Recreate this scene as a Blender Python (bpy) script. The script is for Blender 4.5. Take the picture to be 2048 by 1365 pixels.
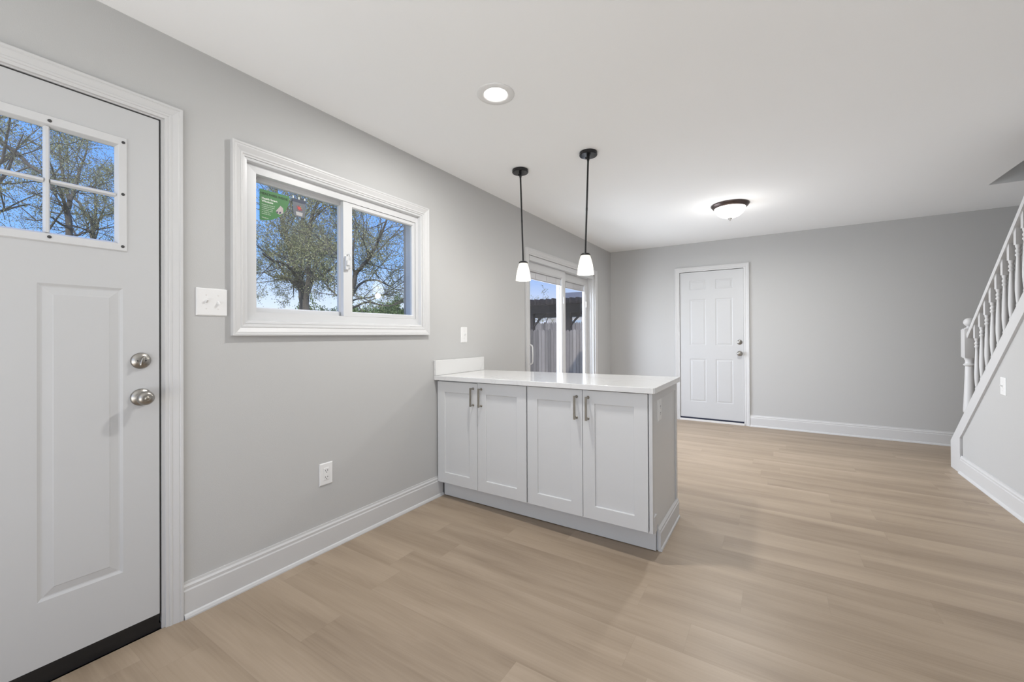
import bpy, bmesh, math, random
from mathutils import Vector, Matrix

for o in list(bpy.data.objects): bpy.data.objects.remove(o)
sc = bpy.context.scene
col = sc.collection
R = math.radians

# ---------------------------------------------------------------- camera
F_PX, YAW, CY, ROLL, PITCH = 825.34, .5681, 667.14, -.0053, .0042
CAM = Vector((2.115, 0, 1.1885))
H = 2.44            # ceiling height
D = 6.12            # back wall
cam = bpy.data.cameras.new('camera')
cam.sensor_width = 36; cam.lens = F_PX / 2048 * 36
cam.shift_y = (CY - 682.5) / 2048
cam.clip_start = .05; cam.clip_end = 300
co = bpy.data.objects.new('camera', cam); col.objects.link(co); sc.camera = co
fw = Vector((-math.sin(YAW), math.cos(YAW), 0)); rt = Vector((math.cos(YAW), math.sin(YAW), 0)); up = Vector((0, 0, 1))
fw2 = fw * math.cos(PITCH) + up * math.sin(PITCH); up2 = up * math.cos(PITCH) - fw * math.sin(PITCH)
rt3 = rt * math.cos(ROLL) + up2 * math.sin(ROLL); up3 = up2 * math.cos(ROLL) - rt * math.sin(ROLL)
m = Matrix((rt3, up3, -fw2)).transposed().to_4x4(); m.translation = CAM
co.matrix_world = m

# ---------------------------------------------------------------- world, exposure
sc.view_settings.view_transform = 'Standard'
sc.view_settings.look = 'None'
sc.view_settings.exposure = 0.12
sc.view_settings.gamma = 1
W = bpy.data.worlds.new('sky'); sc.world = W; W.use_nodes = True
nt = W.node_tree; nt.nodes.clear()
geo = nt.nodes.new('ShaderNodeTexCoord'); sep = nt.nodes.new('ShaderNodeSeparateXYZ')
rmp = nt.nodes.new('ShaderNodeValToRGB'); bg = nt.nodes.new('ShaderNodeBackground'); wo = nt.nodes.new('ShaderNodeOutputWorld')
nt.links.new(geo.outputs['Generated'], sep.inputs[0]); nt.links.new(sep.outputs[2], rmp.inputs[0])
nt.links.new(rmp.outputs[0], bg.inputs[0]); nt.links.new(bg.outputs[0], wo.inputs[0])
cr = rmp.color_ramp
cr.elements[0].position = 0.0; cr.elements[0].color = (.80, .84, .92, 1)
cr.elements[1].position = 1.0; cr.elements[1].color = (.08, .27, .85, 1)
for p_, c_ in ((.08, (.60, .71, .92)), (.17, (.22, .45, .93)), (.32, (.135, .36, .93))):
    e = cr.elements.new(p_); e.color = (*c_, 1)
bg.inputs[1].default_value = 1.3

def light(name, kind, loc, power, color=(1, 1, 1), rot=(0, 0, 0), **kw):
    l = bpy.data.lights.new(name, kind); l.energy = power; l.color = color
    for k, v in kw.items(): setattr(l, k, v)
    o = bpy.data.objects.new(name, l); o.location = loc; o.rotation_euler = rot; col.objects.link(o); return o
light('sunlight', 'SUN', (5, 0, 12), 4.5, (1, .95, .87), (R(38), R(32), 0), angle=R(1))
# added fill lamps behind the camera, then daylight through the sliding patio door
light('fill_front', 'AREA', (2.0, -2.30, 1.5), 11, (.985, .99, 1), (R(95), 0, 0), shape='RECTANGLE', size=2.6, size_y=1.5)
light('fill_ceiling', 'AREA', (2.0, -1.6, .55), 57, (.98, .99, 1), (R(160), 0, 0), shape='RECTANGLE', size=3.2, size_y=1.6)  # added uplight to brighten the ceiling, not a source of the room
light('daylight_slider', 'AREA', (-1.1, 4.35, 1.5), 222, (.90, .95, 1), (0, R(-80), R(14)), shape='RECTANGLE', size=2.2, size_y=2.4)
light('daylight_slider_bounce', 'AREA', (-.9, 4.54, .1), 26, (.87, .93, 1), (0, R(-120), 0), shape='RECTANGLE', size=1.0, size_y=1.9)

# ---------------------------------------------------------------- materials
def mat(name, color, rough=.5, metal=0, bump=0, bscale=60, vary=0, vscale=3, emit=None, estr=0, spec=None, coat=0):
    m = bpy.data.materials.new(name); m.use_nodes = True
    t = m.node_tree; b = t.nodes['Principled BSDF']
    b.inputs['Base Color'].default_value = (*color, 1); b.inputs['Roughness'].default_value = rough
    b.inputs['Metallic'].default_value = metal
    if spec is not None: b.inputs['Specular IOR Level'].default_value = spec
    if coat: b.inputs['Coat Weight'].default_value = coat; b.inputs['Coat Roughness'].default_value = .08
    tc = t.nodes.new('ShaderNodeTexCoord')
    if vary:
        n = t.nodes.new('ShaderNodeTexNoise'); n.inputs['Scale'].default_value = vscale; n.inputs['Detail'].default_value = 4
        t.links.new(tc.outputs['Object'], n.inputs['Vector'])
        x = t.nodes.new('ShaderNodeMixRGB')
        x.inputs[1].default_value = (*[max(0, c * (1 - vary)) for c in color], 1)
        x.inputs[2].default_value = (*[min(1, c * (1 + vary)) for c in color], 1)
        t.links.new(n.outputs['Fac'], x.inputs[0]); t.links.new(x.outputs[0], b.inputs['Base Color'])
    if bump:
        n = t.nodes.new('ShaderNodeTexNoise'); n.inputs['Scale'].default_value = bscale; n.inputs['Detail'].default_value = 3
        t.links.new(tc.outputs['Object'], n.inputs['Vector'])
        u = t.nodes.new('ShaderNodeBump'); u.inputs['Strength'].default_value = bump; u.inputs['Distance'].default_value = .002
        t.links.new(n.outputs['Fac'], u.inputs['Height']); t.links.new(u.outputs[0], b.inputs['Normal'])
    if emit:
        b.inputs['Emission Color'].default_value = (*emit, 1); b.inputs['Emission Strength'].default_value = estr
    return m

M = {}
M['wall'] = mat('greige_wall_paint', (.515, .515, .509), .75, bump=.15, bscale=220, vary=.012, vscale=.8)
M['ceiling'] = mat('ceiling_paint', (.93, .94, .945), .9, bump=.1, bscale=150)
M['trim'] = mat('white_trim_paint', (.62, .62, .62), .42, vary=.006)
M['door'] = mat('white_door_paint', (.55, .555, .56), .5, vary=.006)
M['backdoor'] = mat('bright_white_door_paint', (.56, .565, .57), .45, vary=.006)
M['vinyl'] = mat('white_vinyl', (.63, .635, .64), .35, vary=.01)
M['cabinet'] = mat('white_cabinet_lacquer', (.65, .655, .655), .40, bump=.03, bscale=50)
M['plastic'] = mat('white_plastic', (.80, .80, .795), .35, vary=.01)
M['slot'] = mat('dark_slot', (.05, .05, .05), .6, vary=.1)
M['nickel'] = mat('satin_nickel', (.36, .345, .32), .30, 1, vary=.05, vscale=30)
M['pull'] = mat('brushed_nickel_pull', (.36, .34, .30), .38, 1, vary=.08, vscale=60)
M['black'] = mat('black_metal', (.012, .012, .013), .35, .4, vary=.1, vscale=20)
M['canopy'] = mat('glossy_black_canopy', (.02, .02, .022), .12, .3, vary=.1, vscale=10)
M['sweep'] = mat('black_rubber_sweep', (.008, .008, .009), .5, bump=.3, bscale=40, vary=.3, vscale=30)
M['bluesweep'] = mat('dark_blue_sweep', (.010, .014, .035), .5, vary=.3, vscale=30)
M['bronze'] = mat('bronze_rim', (.11, .085, .08), .3, .8, vary=.1, vscale=20)
M['grey'] = mat('grey_finial', (.16, .155, .15), .35, .6, vary=.1, vscale=20)
M['caulk'] = mat('wood_threshold', (.72, .70, .68), .6, vary=.05, vscale=20)
M['subfloor'] = mat('ground_soil', (.16, .17, .09), .95, vary=.3, vscale=.6)
M['siding'] = mat('white_siding', (.75, .74, .72), .7, vary=.03)

def quartz():
    m = mat('white_quartz', (.73, .73, .722), .14)
    t = m.node_tree; b = t.nodes['Principled BSDF']; tc = t.nodes.new('ShaderNodeTexCoord')
    n = t.nodes.new('ShaderNodeTexNoise'); n.inputs['Scale'].default_value = 2.2; n.inputs['Detail'].default_value = 8; n.inputs['Distortion'].default_value = 1.6
    r = t.nodes.new('ShaderNodeValToRGB'); r.color_ramp.elements[0].position = .485; r.color_ramp.elements[0].color = (.73, .73, .722, 1)
    r.color_ramp.elements[1].position = .515; r.color_ramp.elements[1].color = (.73, .73, .722, 1)
    e = r.color_ramp.elements.new(.5); e.color = (.68, .68, .672, 1)
    t.links.new(tc.outputs['Object'], n.inputs['Vector']); t.links.new(n.outputs['Fac'], r.inputs[0]); t.links.new(r.outputs[0], b.inputs['Base Color'])
    return m
M['quartz'] = quartz()

def glass(name='clear_window_glass', tint=(.97, .98, .98), base=.075, k=.6):
    m = bpy.data.materials.new(name); m.use_nodes = True; t = m.node_tree; t.nodes.clear()
    o = t.nodes.new('ShaderNodeOutputMaterial'); mx = t.nodes.new('ShaderNodeMixShader')
    tr = t.nodes.new('ShaderNodeBsdfTransparent'); tr.inputs[0].default_value = (*tint, 1)
    gl = t.nodes.new('ShaderNodeBsdfGlossy'); gl.inputs['Roughness'].default_value = .005
    lw = t.nodes.new('ShaderNodeLayerWeight'); lw.inputs[0].default_value = .5
    p = t.nodes.new('ShaderNodeMath'); p.operation = 'POWER'; p.inputs[1].default_value = 4.5
    q = t.nodes.new('ShaderNodeMath'); q.operation = 'MULTIPLY_ADD'; q.inputs[1].default_value = k; q.inputs[2].default_value = base
    t.links.new(lw.outputs['Facing'], p.inputs[0]); t.links.new(p.outputs[0], q.inputs[0]); t.links.new(q.outputs[0], mx.inputs[0])
    t.links.new(tr.outputs[0], mx.inputs[1]); t.links.new(gl.outputs[0], mx.inputs[2]); t.links.new(mx.outputs[0], o.inputs[0])
    return m
M['glass'] = glass()
M['glass_slider'] = glass('slider_glass', (.86, .865, .885), .03, .45)

def emis(name, color, s):
    m = bpy.data.materials.new(name); m.use_nodes = True; t = m.node_tree
    b = t.nodes['Principled BSDF']; b.inputs['Base Color'].default_value = (.9, .9, .88, 1); b.inputs['Roughness'].default_value = .3
    b.inputs['Emission Color'].default_value = (*color, 1); b.inputs['Emission Strength'].default_value = s
    return m
M['led'] = emis('led_lens', (1, .99, .97), 9)
M['shade'] = emis('frosted_glass_shade', (1, .965, .91), .16)
M['bulb'] = emis('lamp_bulb', (1, .90, .74), 3.6)
M['dome'] = emis('frosted_glass_dome', (1, .98, .95), 1.15)

def frosted_shade():
    # lit frosted glass: brightest by the bulb low in the shade, paler at the neck
    m = M['shade']; t = m.node_tree; b = t.nodes['Principled BSDF']
    b.inputs['Transmission Weight'].default_value = .0
    out = [n for n in t.nodes if n.type == 'OUTPUT_MATERIAL'][0]
    tl = t.nodes.new('ShaderNodeBsdfTranslucent'); tl.inputs[0].default_value = (.95, .94, .9, 1)
    mx = t.nodes.new('ShaderNodeMixShader'); mx.inputs[0].default_value = .55
    t.links.new(b.outputs[0], mx.inputs[1]); t.links.new(tl.outputs[0], mx.inputs[2])
    tp = t.nodes.new('ShaderNodeBsdfTransparent'); m2 = t.nodes.new('ShaderNodeMixShader'); m2.inputs[0].default_value = .22
    t.links.new(mx.outputs[0], m2.inputs[1]); t.links.new(tp.outputs[0], m2.inputs[2]); t.links.new(m2.outputs[0], out.inputs[0])
frosted_shade()

def floor_mat():
    m = bpy.data.materials.new('vinyl_oak_planks'); m.use_nodes = True; t = m.node_tree; b = t.nodes['Principled BSDF']
    L = t.links.new
    def nd(tp, **kw):
        n = t.nodes.new(tp)
        for k, v in kw.items(): setattr(n, k, v)
        return n
    def math_(op, a, b_=None, c=None):
        n = nd('ShaderNodeMath', operation=op)
        for i, v in enumerate((a, b_, c)):
            if v is None: continue
            if isinstance(v, (int, float)): n.inputs[i].default_value = v
            else: L(v, n.inputs[i])
        return n.outputs[0]
    tc = nd('ShaderNodeTexCoord'); s = nd('ShaderNodeSeparateXYZ'); L(tc.outputs['Object'], s.inputs[0])
    X, Y = s.outputs[0], s.outputs[1]
    PW, PL = .182, 1.22
    rowf = math_('DIVIDE', math_('ADD', Y, .0), PW); row = math_('FLOOR', rowf)
    wn = nd('ShaderNodeTexWhiteNoise', noise_dimensions='1D'); L(row, wn.inputs['W'])
    xs = math_('ADD', math_('DIVIDE', X, PL), wn.outputs['Value']); cl = math_('FLOOR', xs)
    cmb = nd('ShaderNodeCombineXYZ'); L(cl, cmb.inputs[0]); L(row, cmb.inputs[1])
    w2 = nd('ShaderNodeTexWhiteNoise', noise_dimensions='2D'); L(cmb.outputs[0], w2.inputs['Vector'])
    # grain coordinates: stretched along the plank, shifted per plank
    gx = math_('ADD', X, math_('MULTIPLY', w2.outputs['Value'], 37.0)); gy = math_('ADD', Y, math_('MULTIPLY', w2.outputs['Value'], 11.0))
    def stretched(sx, sy, scale, detail, dist=0):
        c = nd('ShaderNodeCombineXYZ'); L(math_('MULTIPLY', gx, sx), c.inputs[0]); L(math_('MULTIPLY', gy, sy), c.inputs[1])
        n = nd('ShaderNodeTexNoise'); n.inputs['Scale'].default_value = scale; n.inputs['Detail'].default_value = detail; n.inputs['Distortion'].default_value = dist
        L(c.outputs[0], n.inputs['Vector']); return n.outputs['Fac']
    broad = stretched(.5, 4.6, 1.4, 3, .4)
    fine = stretched(1.6, 60, 2.0, 5, .3)
    cath = stretched(.9, 9, 1.2, 2, .6)
    rings = math_('FRACT', math_('MULTIPLY', cath, 9)); rings = math_('ABSOLUTE', math_('SUBTRACT', rings, .5))
    v = math_('ADD', math_('MULTIPLY', math_('SUBTRACT', broad, .5), 1.25), math_('MULTIPLY', math_('SUBTRACT', fine, .5), .32))
    v = math_('ADD', v, math_('MULTIPLY', math_('SUBTRACT', rings, .25), .10))
    v = math_('ADD', v, math_('MULTIPLY', math_('SUBTRACT', w2.outputs['Value'], .5), .07))
    v = math_('ADD', v, .5)
    r = nd('ShaderNodeValToRGB'); L(v, r.inputs[0])
    e = r.color_ramp.elements; e[0].position = .12; e[0].color = (.240, .178, .123, 1); e[1].position = .85; e[1].color = (.43, .338, .25, 1)
    q = r.color_ramp.elements.new(.5); q.color = (.355, .275, .197, 1)
    # seams
    fy = math_('FRACT', rowf); fx = math_('FRACT', xs)
    dy = math_('MULTIPLY', math_('MINIMUM', fy, math_('SUBTRACT', 1.0, fy)), PW)
    dx = math_('MULTIPLY', math_('MINIMUM', fx, math_('SUBTRACT', 1.0, fx)), PL)
    dmin = math_('MINIMUM', dy, dx)
    seam = math_('LESS_THAN', dmin, .0009)
    mx = nd('ShaderNodeMixRGB'); L(math_('MULTIPLY', seam, .16), mx.inputs[0]); L(r.outputs[0], mx.inputs[1]); mx.inputs[2].default_value = (.12, .09, .065, 1)
    L(mx.outputs[0], b.inputs['Base Color'])
    b.inputs['Roughness'].default_value = .42; b.inputs['Specular IOR Level'].default_value = .5
    bp = nd('ShaderNodeBump'); bp.inputs['Strength'].default_value = .12; bp.inputs['Distance'].default_value = .001
    L(math_('SUBTRACT', fine, seam), bp.inputs['Height']); L(bp.outputs[0], b.inputs['Normal'])
    return m
M['floor'] = floor_mat()

def bark(name, c, c2):
    m = mat(name, c, .95, bump=.6, bscale=14)
    t = m.node_tree; b = t.nodes['Principled BSDF']; tc = t.nodes.new('ShaderNodeTexCoord'); mp = t.nodes.new('ShaderNodeMapping'); mp.inputs['Scale'].default_value = (6, 6, 1)
    n = t.nodes.new('ShaderNodeTexNoise'); n.inputs['Scale'].default_value = 3; n.inputs['Detail'].default_value = 6
    x = t.nodes.new('ShaderNodeMixRGB'); x.inputs[1].default_value = (*c, 1); x.inputs[2].default_value = (*c2, 1)
    t.links.new(tc.outputs['Object'], mp.inputs[0]); t.links.new(mp.outputs[0], n.inputs['Vector']); t.links.new(n.outputs['Fac'], x.inputs[0]); t.links.new(x.outputs[0], b.inputs['Base Color'])
    return m
M['bark'] = bark('grey_bark', (.045, .038, .032), (.115, .100, .085))
def leafm(name, c, c2):
    m = mat(name, c, .6); t = m.node_tree; b = t.nodes['Principled BSDF']
    g = t.nodes.new('ShaderNodeNewGeometry'); x = t.nodes.new('ShaderNodeMixRGB')
    x.inputs[1].default_value = (*c, 1); x.inputs[2].default_value = (*c2, 1)
    t.links.new(g.outputs['Random Per Island'], x.inputs[0]); t.links.new(x.outputs[0], b.inputs['Base Color'])
    out = [n for n in t.nodes if n.type == 'OUTPUT_MATERIAL'][0]
    tl = t.nodes.new('ShaderNodeBsdfTranslucent'); t.links.new(x.outputs[0], tl.inputs[0])
    mx = t.nodes.new('ShaderNodeMixShader'); mx.inputs[0].default_value = .35
    t.links.new(b.outputs[0], mx.inputs[1]); t.links.new(tl.outputs[0], mx.inputs[2]); t.links.new(mx.outputs[0], out.inputs[0])
    return m
M['leaf'] = leafm('young_olive_leaves', (.15, .155, .055), (.44, .43, .21))
M['leaf2'] = leafm('fresh_green_leaves', (.07, .12, .03), (.20, .28, .09))
M['oldwood'] = bark('weathered_fence_wood', (.17, .150, .138), (.32, .29, .265))
def per_board(m):
    t = m.node_tree; b = t.nodes['Principled BSDF']; src = b.inputs['Base Color'].links[0].from_socket
    g = t.nodes.new('ShaderNodeNewGeometry'); q = t.nodes.new('ShaderNodeMath'); q.operation = 'MULTIPLY_ADD'; q.inputs[1].default_value = .7; q.inputs[2].default_value = .55
    v = t.nodes.new('ShaderNodeVectorMath'); v.operation = 'SCALE'
    t.links.new(g.outputs['Random Per Island'], q.inputs[0]); t.links.new(src, v.inputs[0]); t.links.new(q.outputs[0], v.inputs['Scale']); t.links.new(v.outputs[0], b.inputs['Base Color'])
per_board(M['oldwood'])
M['pergola'] = mat('dark_stained_timber', (.035, .026, .024), .7, vary=.3, vscale=4)
M['stucco'] = mat('pale_house_wall', (.60, .56, .52), .8, vary=.04)
M['roofing'] = mat('grey_shingles', (.16, .16, .17), .9, vary=.2, vscale=8)
M['blind'] = mat('beige_blind_slats', (.60, .57, .53), .6, vary=.03)
M['canvas'] = mat('pale_blue_canvas', (.50, .62, .72), .8, vary=.04)

# ---------------------------------------------------------------- mesh helpers
def link(name, bm, material, parent=None, smooth=False, bevel=0, mats=None, recalc=True):
    if recalc: bmesh.ops.recalc_face_normals(bm, faces=bm.faces)
    me = bpy.data.meshes.new(name); bm.to_mesh(me); bm.free()
    for mm in (mats or [material]): me.materials.append(mm)
    if smooth:
        for p in me.polygons: p.use_smooth = True
        if smooth == 'auto': me.set_sharp_from_angle(angle=R(38))
    o = bpy.data.objects.new(name, me); col.objects.link(o)
    if parent: o.parent = parent
    if bevel:
        b = o.modifiers.new('bevel', 'BEVEL'); b.width = bevel; b.segments = 2; b.limit_method = 'ANGLE'; b.angle_limit = R(40)
    return o
def tag(o, label=None, cat=None, group=None, kind=None):
    if label: o['label'] = label
    if cat: o['category'] = cat
    if group: o['group'] = group
    if kind: o['kind'] = kind
    return o
def empty(name, loc=(0, 0, 0), rot=(0, 0, 0), **kw):
    o = bpy.data.objects.new(name, None); o.location = loc; o.rotation_euler = rot; o.empty_display_size = .1
    col.objects.link(o); return tag(o, **kw)
def bm_(): return bmesh.new()
ID = lambda p: p
def box(bm, a, b, f=ID):
    x0, y0, z0 = a; x1, y1, z1 = b
    v = [bm.verts.new(f(p)) for p in ((x0, y0, z0), (x1, y0, z0), (x1, y1, z0), (x0, y1, z0), (x0, y0, z1), (x1, y0, z1), (x1, y1, z1), (x0, y1, z1))]
    for q in ((0, 3, 2, 1), (4, 5, 6, 7), (0, 1, 5, 4), (1, 2, 6, 5), (2, 3, 7, 6), (3, 0, 4, 7)): bm.faces.new([v[i] for i in q])
def cbox(c, s, f=ID, bm=None):
    bm = bm or bm_(); box(bm, [c[i] - s[i] / 2 for i in range(3)], [c[i] + s[i] / 2 for i in range(3)], f); return bm
def lathe(bm, prof, n=32, f=ID, cap=True):
    """prof: (radius, height) list turned about the local z axis"""
    loops = []
    for r, z in prof:
        if r < 1e-6: loops.append([bm.verts.new(f((0, 0, z)))])
        else: loops.append([bm.verts.new(f((r * math.cos(2 * math.pi * i / n), r * math.sin(2 * math.pi * i / n), z))) for i in range(n)])
    for A, B in zip(loops, loops[1:]):
        if len(A) == 1 and len(B) == 1: continue
        for i in range(n):
            j = (i + 1) % n
            if len(A) == 1: bm.faces.new((A[0], B[i], B[j]))
            elif len(B) == 1: bm.faces.new((A[i], A[j], B[0]))
            else: bm.faces.new((A[i], A[j], B[j], B[i]))
    if cap:
        for l in (loops[0], loops[-1]):
            if len(l) > 2: bm.faces.new(l)
def tube(bm, pts, rad, n=8, cap=True):
    pts = [Vector(p) for p in pts]; loops = []; prev = None
    for i, p in enumerate(pts):
        d = (pts[min(i + 1, len(pts) - 1)] - pts[max(i - 1, 0)]).normalized()
        if prev is None: prev = d.orthogonal().normalized()
        u = (prev - d * prev.dot(d)); u = u.normalized() if u.length > 1e-6 else d.orthogonal().normalized(); prev = u
        w = d.cross(u); r = rad[i] if isinstance(rad, (list, tuple)) else rad
        loops.append([bm.verts.new(p + (u * math.cos(2 * math.pi * k / n) + w * math.sin(2 * math.pi * k / n)) * r) for k in range(n)])
    for A, B in zip(loops, loops[1:]):
        for k in range(n): bm.faces.new((A[k], A[(k + 1) % n], B[(k + 1) % n], B[k]))
    if cap: bm.faces.new(loops[0]); bm.faces.new(loops[-1])
def rings(bm, rects, f, cap=False):
    """nested rectangle loops (a0,a1,b0,b1,h) joined one to the next; cap closes the last"""
    loops = [[bm.verts.new(f(p)) for p in ((a0, b0, h), (a1, b0, h), (a1, b1, h), (a0, b1, h))] for a0, a1, b0, b1, h in rects]
    for A, B in zip(loops, loops[1:]):
        for i in range(4): bm.faces.new((A[i], A[(i + 1) % 4], B[(i + 1) % 4], B[i]))
    if cap: bm.faces.new(loops[-1])
def ushape(bm, a0, a1, b0, b1, prof, f):
    """door casing: profile (offset outward, height) swept up one side, over and down"""
    loops = []
    for o, h in prof: loops.append([bm.verts.new(f(p)) for p in ((a0 - o, b0, h), (a0 - o, b1 + o, h), (a1 + o, b1 + o, h), (a1 + o, b0, h))])
    for A, B in zip(loops, loops[1:]):
        for i in range(3): bm.faces.new((A[i], A[i + 1], B[i + 1], B[i]))
    for i in (0, 3): bm.faces.new([l[i] for l in loops])
def face_holes(bm, A, B, holes, h, f):
    """rectangle A=(a0,a1) x B=(b0,b1) at height h with rectangular holes"""
    as_ = sorted({A[0], A[1], *[x for q in holes for x in q[:2]]}); bs = sorted({B[0], B[1], *[x for q in holes for x in q[2:4]]})
    vs = {}
    def V(a, b):
        if (a, b) not in vs: vs[(a, b)] = bm.verts.new(f((a, b, h)))
        return vs[(a, b)]
    for a0, a1 in zip(as_, as_[1:]):
        for b0, b1 in zip(bs, bs[1:]):
            ca, cb = (a0 + a1) / 2, (b0 + b1) / 2
            if any(q[0] < ca < q[1] and q[2] < cb < q[3] for q in holes): continue
            bm.faces.new((V(a0, b0), V(a1, b0), V(a1, b1), V(a0, b1)))
def wall(name, A, B, holes, t, f, material, openfloor=()):
    """wall slab with thickness t behind its face (towards -h), openings lined"""
    bm = bm_()
    face_holes(bm, A, B, holes, 0, f); face_holes(bm, A, B, holes, -t, f)
    rings(bm, [(A[0], A[1], B[0], B[1], 0), (A[0], A[1], B[0], B[1], -t)], f)
    for q in holes: rings(bm, [(*q, 0), (*q, -t)], f)
    bmesh.ops.remove_doubles(bm, verts=bm.verts, dist=1e-5)
    return tag(link(name, bm, material), kind='structure')
LW = lambda p: (p[2], p[0], p[1])            # left wall   (a=y, b=z, h=into the room)
BW = lambda p: (p[0], D - p[2], p[1])        # back wall   (a=x, b=z)
def text_mesh(name, body, size, material, f, parent, extrude=0, bold=0, align='LEFT'):
    cu = bpy.data.curves.new(name, 'FONT'); cu.body = body; cu.size = size; cu.extrude = extrude; cu.offset = bold; cu.align_x = align
    o = bpy.data.objects.new(name, cu); col.objects.link(o)
    dg = bpy.context.evaluated_depsgraph_get(); dg.update()
    me = bpy.data.meshes.new_from_object(o.evaluated_get(dg)); bpy.data.objects.remove(o)
    for v in me.vertices: v.co = f((v.co.x, v.co.y, v.co.z))
    me.materials.clear(); me.materials.append(material); me.name = name
    r = bpy.data.objects.new(name, me); col.objects.link(r); r.parent = parent
    return r

# ---------------------------------------------------------------- room shell
W_Y0, W_Y1, W_Z0, W_Z1 = .962, 2.124, 1.250, 2.042       # window opening
S_Y0, S_Y1, S_Z1 = 3.630, 5.452, 2.012                    # sliding door opening
D1Y0, D1Y1, D1Z1 = -.29, .662, 2.086                      # entrance door opening
D2X0, D2X1, D2Z1 = .990, 1.772, 2.046                     # back door opening
FR = -2.4                                                 # front wall
RX = 4.42                                                 # far right wall

wall('wall_left', (FR, D), (0, H), [(W_Y0, W_Y1, W_Z0, W_Z1), (S_Y0, S_Y1, 0.0, S_Z1), (D1Y0, D1Y1, 0.0, D1Z1)], .15, LW, M['wall'])
wall('wall_back', (-.15, RX + .1), (0, H), [(D2X0, D2X1, 0.0, D2Z1)], .15, BW, M['wall'])
wall('wall_front', (-.15, RX + .1), (0, H), [(.7, 3.3, .75, 2.25)], .15, lambda p: (p[0], FR + p[2], p[1]), M['wall'])  # opening added out of view to let light in from behind the camera
bm = bm_(); box(bm, (RX, FR, 0), (RX + .1, D, H)); tag(link('wall_right', bm, M['wall']), kind='structure')
bm = bm_(); box(bm, (-.15, FR - .15, -.12), (RX + .1, D + .15, 0)); tag(link('floor', bm, M['floor']), kind='structure')
# ceiling with the stairwell opening
HX, HY, HY0 = 3.646, 5.13, 1.6
bm = bm_(); fz = lambda p: (p[0], p[1], H - p[2])
face_holes(bm, (-.15, RX + .1), (FR - .15, D + .15), [(HX, RX, HY0, HY)], 0, fz); face_holes(bm, (-.15, RX + .1), (FR - .15, D + .15), [(HX, RX, HY0, HY)], -.28, fz)
rings(bm, [(HX, RX, HY0, HY, 0), (HX, RX, HY0, HY, -.28)], fz)
rings(bm, [(-.15, RX + .1, FR - .15, D + .15, 0), (-.15, RX + .1, FR - .15, D + .15, -.28)], fz)
tag(link('ceiling', bm, M['ceiling']), kind='structure')
bm = bm_()   # upper stairwell walls and lid
rings(bm, [(HX - .0, RX, HY0, HY, -.28), (HX - .0, RX, HY0, HY, -2.6)], fz, cap=True)
rings(bm, [(HX - .1, RX + .1, HY0 - .1, HY + .1, -.285), (HX - .1, RX + .1, HY0 - .1, HY + .1, -2.7)], fz, cap=True)
tag(link('wall_stairwell', bm, M['wall']), kind='structure')

# baseboards: body plus ogee cap and quarter-round shoe
def baseboard(name, p0, p1, n, h=.135):
    """p0->p1 along the wall foot, n = unit normal into the room"""
    prof = [(0, 0), (.026, 0), (.026, .006), (.021, .016), (.0145, .020), (.0145, h - .036), (.011, h - .030), (.0115, h - .018), (.006, h - .010), (.005, h), (0, h)]
    bm = bm_(); p0 = Vector(p0); p1 = Vector(p1); n = Vector(n)
    A = [bm.verts.new(p0 + n * a + Vector((0, 0, b))) for a, b in prof]; B = [bm.verts.new(p1 + n * a + Vector((0, 0, b))) for a, b in prof]
    k = len(prof)
    for i in range(k): bm.faces.new((A[i], A[(i + 1) % k], B[(i + 1) % k], B[i]))
    bm.faces.new(A); bm.faces.new(B)
    return tag(link(name, bm, M['trim']), kind='structure')
baseboard('baseboard_left', (0, .7205, 0), (0, 2.322, 0), (1, 0, 0), .150)
baseboard('baseboard_left', (0, 2.92, 0), (0, 3.562, 0), (1, 0, 0), .150)
baseboard('baseboard_left', (0, 5.519, 0), (0, D - .03, 0), (1, 0, 0), .150)
baseboard('baseboard_back', (0, D, 0), (D2X0 - .062, D, 0), (0, -1, 0), .148)
baseboard('baseboard_back', (D2X1 + .062, D, 0), (RX, D, 0), (0, -1, 0), .148)
baseboard('baseboard_stair', (3.434, 4.975, 0), (3.434, FR, 0), (-1, 0, 0), .150)

CAS = [(0, -.004), (0, .009), (.011, .010), (.013, .013), (.020, .0135), (.023, .0115), (.042, .0175), (.046, .0165), (.049, .0195), (.057, .0195), (.057, 0)]

# ---------------------------------------------------------------- entrance door
d = empty('door_1', (0, .19, 0), kind='structure')
DP = Matrix.Translation((0, -.19, 0))
def rel(o, par):      # keep world coordinates used in the mesh while parented to an empty at its base
    o.parent = par; o.matrix_parent_inverse = Matrix.Translation(par.location).inverted(); return o
def part(name, bm, material, par, world=True, **kw):
    o = link(name, bm, material, **kw); o.parent = par
    if world:
        root = par
        while root.parent: root = root.parent
        if par.parent is None and par.type == 'EMPTY': o.matrix_parent_inverse = par.matrix_basis.inverted()
    return o
SL0, SL1, SB, ST = -.268, .6435, .066, 2.0715
lite = (-.171, .546, 1.517, 1.958)
lo = (-.145, .520, 1.546, 1.926)
pnl = [(.313, .533, .286, 1.376), (-.158, .062, .286, 1.376)]
bm = bm_()
face_holes(bm, (SL0, SL1), (SB, ST), [lo] + pnl, 0, LW); face_holes(bm, (SL0, SL1), (SB, ST), [lo], -.044, LW)
rings(bm, [(SL0, SL1, SB, ST, 0), (SL0, SL1, SB, ST, -.044)], LW); rings(bm, [(*lo, 0), (*lo, -.044)], LW)
for q in pnl:
    a0, a1, b0, b1 = q
    def ins(k, h): return (a0 + k, a1 - k, b0 + k, b1 - k, h)
    rings(bm, [ins(0, 0), ins(.009, -.0045), ins(.013, -.005), ins(.036, -.0012), ins(.039, 0)], LW, cap=True)
bmesh.ops.remove_doubles(bm, verts=bm.verts, dist=1e-5)
part('door_leaf', bm, M['door'], d)
bm = bm_()
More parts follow.
